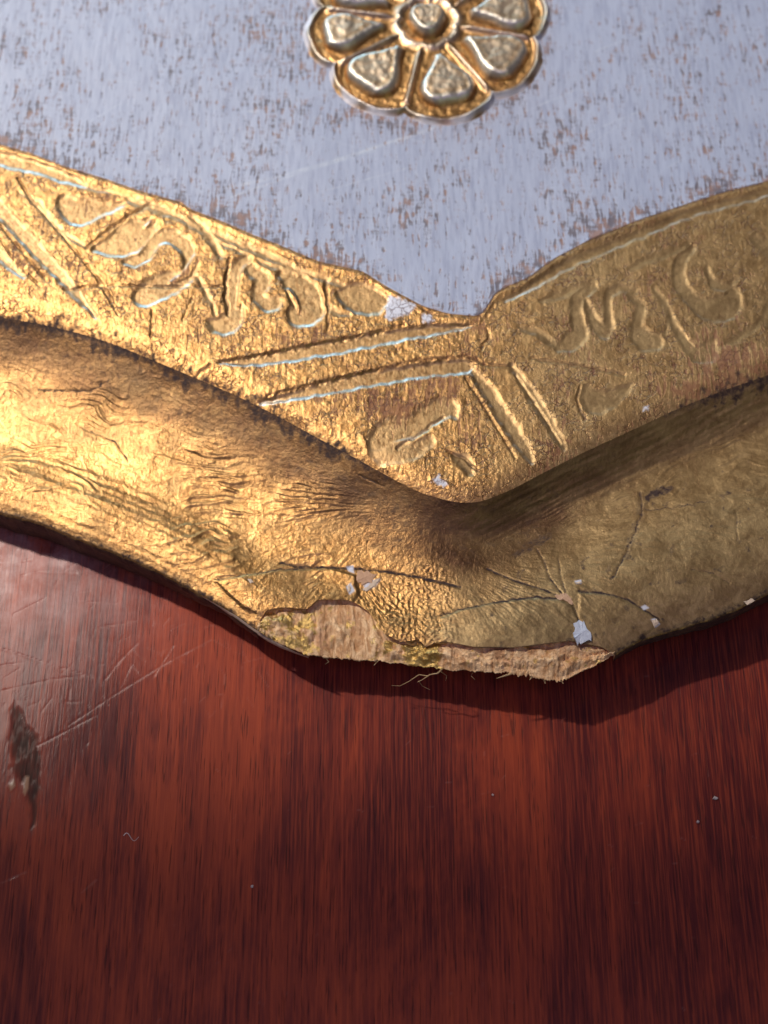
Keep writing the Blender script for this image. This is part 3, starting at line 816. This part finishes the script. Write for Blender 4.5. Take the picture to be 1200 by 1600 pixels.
# ---- broken corner: bare wood below the lost gilding
cw = np.arange(BR0, BR1 + 0.1, 1.3)
NW = 44
tw = np.linspace(0, 1, NW)[:, None]
tmw = np.interp(cw, cx, tm)
wbx = np.interp(cw, cx, bx); wby = np.interp(cw, cx, by); wox = np.interp(cw, cx, ox); woy = np.interp(cw, cx, oy)
zt = np.interp(cw, cx, Zr[-1]) - 0.6
tx_, ty_ = at(cw, curT(cw) - 5, zt)
zb_ = lip_z(cw) - 1.15 + 0.4 * smooth(700, 400, cw) + 0.5 * smooth(880, 960, cw) + 0.9 * smooth(460, 402, cw)
ragb = 2.2 * noise(cw * 0.06, cw * 0, 150) + 2.0 * noise(cw * 0.25, cw * 0, 151) * (1 + 1.2 * ((cw > 780) & (cw < 890)))
bx_, by_ = at(cw, curBB(cw) + ragb, zb_)
bul = (tw ** 1.0)
Xw = tx_ * (1 - bul) + bx_ * bul
Yw = ty_ * (1 - bul) + by_ * bul
zprof = tw ** 1.6
Zw = zt * (1 - zprof) + zb_ * zprof
CW = np.repeat(cw[None, :], NW, 0)
TW = np.repeat(tw, len(cw), 1)
mid_ = np.sin(TW * math.pi) ** 0.6
Zw = Zw + mid_ * (0.10 * noise(CW * 0.12, TW * 1.6, 152) + 0.06 * noise(CW * 0.33, TW * 2.5, 153) + 0.42 * fbm(CW * 0.035, TW * 3, 154, 4))
Zw += mid_ * 0.35 * smooth(0.12, -0.12, np.abs(TW - 0.55 - 0.1 * noise(CW * 0.03, TW * 0, 155)) - 0.25)
Yw = Yw - mid_ * 0.10 * noise(CW * 0.16, TW * 2, 156)
overhang_shade = smooth(0.65, 0.25, TW + 0.25 * noise(CW * 0.03, TW * 2, 157)) * (0.35 + 0.65 * smooth(690, 740, CW))  # shade under the overhanging gilding painted dark
overhang_shade = np.maximum(overhang_shade, 0.8 * smooth(5, 0, np.abs(CW - 497 - 6 * TW)))  # plus one dark upright line
gilt = 1.2 * smooth(25, 0, np.abs(CW - 662) - 14) + 0.6 * smooth(520, 470, CW) + 0.25 * smooth(560, 600, CW) * smooth(680, 640, CW)
# underside return
Xw = np.concatenate([Xw, bx_[None], bx_[None]]); Yw = np.concatenate([Yw, (by_ + 1.2)[None], (by_ + 9)[None]]); Zw = np.concatenate([Zw, (zb_ - 0.5)[None], np.full_like(cw, 3.0)[None]])
pw = lambda a: np.concatenate([a, np.zeros((2, len(cw)))])
wood = grid_mesh("broken_edge", Xw, Yw, Zw, [WOOD], tray, {"overhang_shade": pw(overhang_shade), "gilt": pw(gilt)}, flip=True)
wood["label"] = "splintered bare wood where the corner broke off"

# small losses and flakes round the break
def surf_z(px, py):
    """height of the rim where a spot was measured"""
    k = int(np.argmin(np.abs(cx - px)))
    colpy = PY[:, k]
    return float(np.interp(py, colpy, Zr[:, k]))
def flake(name, poly, mat, h=0.25, lift=0.1, z=None):
    P0 = np.array(poly, float); P = []
    rj = random.Random(int(P0[0, 0] * 3 + P0[0, 1]))
    sz = 0.10 * float(np.ptp(P0, 0).min())
    for i in range(len(P0)):
        for t in (0.0, 0.33, 0.67):
            q = P0[i] * (1 - t) + P0[(i + 1) % len(P0)] * t
            P.append(q + np.array([rj.uniform(-sz, sz), rj.uniform(-sz, sz)]))
    P = np.array(P)
    c = P.mean(0)
    zz = z if z is not None else surf_z(c[0], c[1])
    zs = [(z if z is not None else surf_z(p[0], p[1])) for p in P]
    rr = random.Random(int(c[0] * 7 + c[1]))
    V = []; n_ = len(P)
    for p, q in zip(P, zs):
        x, y = at(p[0], p[1], q); V.append((float(x), float(y), q - 0.2))
    for p, q in zip(P, zs):
        x, y = at(p[0], p[1], q + h); V.append((float(x), float(y), q + h * rr.uniform(0.6, 1.1) + lift))
    x, y = at(c[0], c[1], zz + h)
    V.append((float(x), float(y), zz + h * 1.25 + lift))
    F = [(i, (i + 1) % n_, n_ + (i + 1) % n_, n_ + i) for i in range(n_)] + [(n_ + i, n_ + (i + 1) % n_, 2 * n_) for i in range(n_)]
    return poly_mesh(name, V, F, mat, tray)
f = flake("paint_flake", [(899, 970), (912, 973), (921, 985), (926, 1000), (914, 1004), (900, 1006), (895, 996), (897, 982)], BLUE_FLAKE, 0.18, 0.12)
f["label"] = "pale blue flake at the right end of the break"
for poly, m in (([(868, 931), (876, 928), (885, 928), (894, 935), (894, 944), (884, 938), (872, 936)], PINK_GESSO),
                ([(1018, 968), (1026, 967), (1030, 974), (1022, 980)], GESSO), 
                ([(899, 910), (905, 908), (910, 910), (904, 912)], GESSO),
                ([(1162, 940), (1174, 935), (1180, 938), (1168, 945)], GESSO), 
                 ([(542, 916), (546, 915), (549, 922), (545, 925)], GESSO),
                ([(568, 921), (580, 911), (593, 905), (590, 911), (578, 920), (570, 925)], GESSO),
                ([(560, 892), (575, 893), (590, 897), (580, 910), (566, 914), (558, 905)], PINK_GESSO),
                ([(386, 905), (392, 904), (397, 910), (391, 911)], GESSO)):
    flake("gesso_chip", poly, m, 0.06, 0.02)
# pale raw line along the chipped lower lip, left of the break
lp = [(318, 929), (345, 945), (372, 962), (398, 981), (420, 995), (440, 1006), (462, 1016), (484, 1024)]
V = []; F = []
for i, (a, b) in enumerate(lp):
    w = 1.2 + 3.2 * math.sin(math.pi * i / (len(lp) - 1)) + random.uniform(-0.8, 0.8)
    z0 = float(edge_z(np.float64(a))) - 0.1
    for (oy_, dz) in ((-w * 0.6 + 3, 0.25), (w * 0.35 + 3, 0.05), (w + 3, -0.5), (w + 2, -1.2)):
        x, y = at(a - 2, b + oy_, z0 + dz); V.append((float(x), float(y), z0 + dz))
    if i:
        for k in range(3):
            j = (i - 1) * 4 + k
            F.append((j, j + 1, j + 5, j + 4))
poly_mesh("chipped_lip", V, F, GESSO, tray, True)["label"] = "pale raw line along the chipped lip"

def tube(name, pts, rad, mat, parent=None, sides=5):
    P = np.array(pts, float); V = []; F = []
    for i, p in enumerate(P):
        t = P[min(i + 1, len(P) - 1)] - P[max(i - 1, 0)]; t /= np.linalg.norm(t) + 1e-9
        u = np.cross(t, (0.2, 0.3, 1.0)); u /= np.linalg.norm(u); w = np.cross(t, u)
        r = rad * (1 - 0.75 * i / (len(P) - 1))
        for k in range(sides):
            a = 2 * math.pi * k / sides
            V.append(tuple(p + r * (math.cos(a) * u + math.sin(a) * w)))
        if i:
            for k in range(sides):
                k2 = (k + 1) % sides
                F.append(((i - 1) * sides + k, (i - 1) * sides + k2, i * sides + k2, i * sides + k))
    F.append(tuple(range(sides))); F.append(tuple(range((len(P) - 1) * sides, len(P) * sides))[::-1])
    return poly_mesh(name, V, F, mat, parent, True)

for pts, rad in (([(690, 1046, 8.4), (684, 1052, 8.2), (672, 1054, 7.6), (660, 1062, 7.0), (652, 1066, 6.4)], 0.10),
                 ([(668, 1056, 7.2), (655, 1054, 7.0), (640, 1064, 6.0), (625, 1072, 5.0), (612, 1071, 4.4)], 0.06),
                 ([(654, 1064, 6.6), (660, 1072, 5.6), (672, 1078, 5.0)], 0.05), ([(690, 1050, 8), (698, 1056, 7), (696, 1064, 6.6)], 0.05),
                 ([(800, 1052, 8.3), (788, 1056, 8.2), (776, 1060, 8.0)], 0.14), ([(832, 1056, 8.2), (828, 1062, 8)], 0.15),
                 ([(850, 1062, 8.2), (852, 1068, 8.0)], 0.14), ([(740, 1049, 8.3), (736, 1056, 7.6), (742, 1062, 7.0)], 0.05),
                 ([(876, 1062, 8.3), (880, 1068, 8.1)], 0.12), ([(508, 1027, 8.8), (514, 1034, 8.3), (508, 1038, 8)], 0.07),
                 ([(590, 1033, 8.6), (584, 1040, 8)], 0.07)):
    q = [(float(at(a, b, z + ZF - 10.6)[0]), float(at(a, b, z + ZF - 10.6)[1]), z + ZF - 10.6) for a, b, z in pts]
    tube("splinter", q, rad, FIBRE, tray)

# ------------------------------------------------------------------ rosette on the painted middle
fcx, fcy = [float(v) for v in at(668, 36, ZF)]
R1 = float(at(863, 36, ZF)[0] - at(668, 36, ZF)[0])
R2 = float(at(668, 36, ZF)[1] - at(668, 198, ZF)[1])
ros = bpy.data.objects.new("rosette", None)
col.objects.link(ros); ros.parent = tray
ros["label"] = "raised gold eight-petalled flower on the blue-grey panel"
PH = [math.radians(a) for a in (10, -33, -77, -128, -171, 153, 110, 62)]
PHs = sorted(PH)
def gap(th):
    """angle to the nearest petal axis and half the spacing there"""
    best = np.full(th.shape, 9.0)
    for a in PH:
        best = np.minimum(best, np.abs((th - a + math.pi) % (2 * math.pi) - math.pi))
    return best
borders = []
for i in range(8):
    a0 = PHs[i]; a1 = PHs[(i + 1) % 8] + (2 * math.pi if i == 7 else 0)
    borders.append(0.5 * (a0 + a1))
def gapb(th):
    best = np.full(th.shape, 9.0)
    for a in borders:
        best = np.minimum(best, np.abs((th - a + math.pi) % (2 * math.pi) - math.pi))
    return best
th = np.linspace(0, 2 * math.pi, 420)
rr = np.concatenate([np.linspace(0.02, 0.8, 50), np.linspace(0.8, 1.03, 46)[1:]])
TH_, RR = np.meshgrid(th, rr)
scal = 0.88 + 0.12 * np.sqrt(np.clip(np.sin(np.clip(gapb(TH_) / 0.39, 0, 1) * math.pi / 2), 0, 1)) + 0.012 * noise(np.cos(TH_) * 5, np.sin(TH_) * 5, 160)
Xs = fcx + R1 * RR * scal * np.cos(TH_)
Ys = fcy + R2 * RR * scal * np.sin(TH_)
lipz = np.exp(-((RR - 0.955) / 0.022) ** 2) * (0.75 + 0.35 * noise(TH_ * 4, RR * 2, 165))
ridge = np.exp(-((gapb(TH_) * RR * R1) / 0.34) ** 2) * smooth(0.24, 0.4, RR) * smooth(0.95, 0.86, RR)
ring = np.exp(-((RR - 0.25) / 0.03) ** 2)
Zs = ZF + 0.12 + 0.62 * lipz + 0.50 * ridge + 0.35 * ring + 0.06 * fbm(Xs * 1.2, Ys * 1.2, 161, 3) - 0.25 * smooth(0.975, 1.02, RR)
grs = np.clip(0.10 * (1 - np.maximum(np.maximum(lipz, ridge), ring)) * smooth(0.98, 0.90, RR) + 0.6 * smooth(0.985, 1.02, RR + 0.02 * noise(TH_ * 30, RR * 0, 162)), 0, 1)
smr = 0.2 + 0.5 * lipz
bas = grid_mesh("rosette_ground", Xs, Ys, Zs, [GOLD_FLOWER], ros, {"grime_shade": grs, "wear": 0.25 + 0 * grs, "smoothed": smr, "edge": 0.7 * np.maximum(lipz, np.maximum(0.7 * ridge, 0.8 * ring)), "bare": np.clip(0.85 * smooth(-0.5, 0.2, noise(TH_ * 5, RR * 8, 167)) * smooth(0.945, 0.975, RR + 0.015 * noise(TH_ * 9, RR * 3, 163)), 0, 1)}, flip=False)

def bump_piece(name, outline_fn, n_s, n_v, H, bevel, seed, parent):
    s = np.linspace(0, 1, n_s); v = np.linspace(-1, 1, n_v)
    S_, V_ = np.meshgrid(s, v)
    x, y, d = outline_fn(S_, V_)                              # d: distance to the outline, mm
    d = np.maximum(d + 0.05 * fbm(x * 0.9, y * 0.9, seed, 2) * smooth(0, 0.3, d), 0)
    z = ZF + 0.02 + H * smooth(0, bevel, d) + smooth(0.4 * bevel, bevel, d) * (0.09 * fbm(x * 1.0, y * 1.0, seed + 1, 4) + 0.10 * noise(x * 0.35, y * 0.35, seed + 2))
    smt = smooth(0.5 * bevel, bevel, d) * 0.8
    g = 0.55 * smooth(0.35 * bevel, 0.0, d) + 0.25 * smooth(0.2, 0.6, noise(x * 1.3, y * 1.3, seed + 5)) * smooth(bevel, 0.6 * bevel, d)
    return grid_mesh(name, x, y, z, [GOLD_FLOWER], parent, {"grime_shade": np.clip(g, 0, 1), "wear": 0.15 + 0 * g, "smoothed": smt, "bare": 0 * g, "dull": 0.2 + 0 * g, "edge": 0.8 * smooth(0.35 * bevel, 0.7 * bevel, d) * smooth(1.5 * bevel, 0.8 * bevel, d) + 0.35 * smooth(bevel, 2 * bevel, d)}, flip=False)  # edge: silvery worn leaf on the bevels, also standing in for glints

for i, ph in enumerate(PH):
    hw = 0.5 * min(abs((ph - b + math.pi) % (2 * math.pi) - math.pi) for b in borders) * 2
    def petal(S_, V_, ph=ph, hw=hw, i=i):
        r0 = 0.31; r1 = 0.87 + 0.02 * math.sin(i * 2.3)
        r = r0 + (r1 - r0) * S_
        wmax = (hw * 0.98)
        prof_ = np.sqrt(np.clip(1 - np.clip((S_ - 0.62) / 0.38, -1, 1) ** 2, 0, 1)) * np.where(S_ < 0.62, 0, 1) + \
            np.where(S_ < 0.62, np.clip(0.50 + 0.50 * smooth(0, 0.62, S_), 0, 1) * np.sqrt(np.clip(S_ / 0.05, 0, 1)).clip(0, 1), 0)
        a = ph + V_ * wmax * prof_ + 0.03 * math.sin(i * 1.7) * S_
        x = fcx + R1 * r * np.cos(a); y = fcy + R2 * r * np.sin(a)
        side = (1 - np.abs(V_)) * wmax * prof_ * r * R1
        end = (1 - S_) * (r1 - r0) * R1 * 1.0 + 0 * S_
        beg = S_ * (r1 - r0) * R1 * 0.9
        return x, y, np.minimum(side, np.minimum(end, beg))
    bump_piece("petal", petal, 44, 34, 1.15 + 0.12 * math.sin(i * 3.1), 1.15, 170 + i * 7, ros)
def boss(S_, V_):
    th_ = V_ * math.pi
    rb = 0.175 + 0.012 * np.sin(3 * th_)
    x = fcx + R1 * rb * S_ * np.cos(th_); y = fcy + R2 * rb * S_ * np.sin(th_)
    return x, y, (1 - S_) * rb * R1
bump_piece("flower_centre", boss, 22, 60, 1.4, 0.9, 300, ros)

# ------------------------------------------------------------------ lint on the table
def speck(px, py, sx, sy, label, seed):
    x, y = [float(q) for q in at(px, py, 0.15)]
    rr_ = random.Random(seed)
    V = []; F = []; n_ = 7
    for z, k in ((0.02, 0.8), (0.16, 1.0), (0.30, 0.55)):
        for i in range(n_):
            a = 2 * math.pi * i / n_; q = k * rr_.uniform(0.7, 1.15)
            V.append((sx * q * math.cos(a), sy * q * math.sin(a), z * rr_.uniform(0.8, 1.2)))
    for L in range(2):
        for i in range(n_):
            F.append((L * n_ + i, L * n_ + (i + 1) % n_, (L + 1) * n_ + (i + 1) % n_, (L + 1) * n_ + i))
    F.append(tuple(range(n_))[::-1]); F.append(tuple(range(2 * n_, 3 * n_)))
    o = poly_mesh("lint_speck", V, F, LINT, None)
    o.location = (x * MM, y * MM, 0)
    o["label"] = label; o["category"] = "lint"; o["group"] = "specks of lint on the table"
    return o
speck(1118, 1247, 0.30, 0.18, "larger pale lint speck on the table below the tray's right side", 1)
speck(1090, 1284, 0.17, 0.16, "tiny pale lint speck just below the larger one at right", 2)
speck(394, 1385, 0.16, 0.14, "tiny pale speck on dark wood near the lower left middle", 4)
speck(770, 1242, 0.12, 0.12, "tiny pale speck on wood below the broken corner", 6)
hp = []
for i in range(16):
    t = i / 15.0
    x, y = at(193 + 24 * t, 1306 - 5 * math.sin(t * 7) + 4 * t, 0.12)
    hp.append((float(x), float(y), 0.12 + 0.08 * math.sin(t * 5)))
hair = tube("lint_fibre", hp, 0.045, LINT)
hair["label"] = "short curly pale fibre on dark wood right of the gouge"; hair["category"] = "lint"
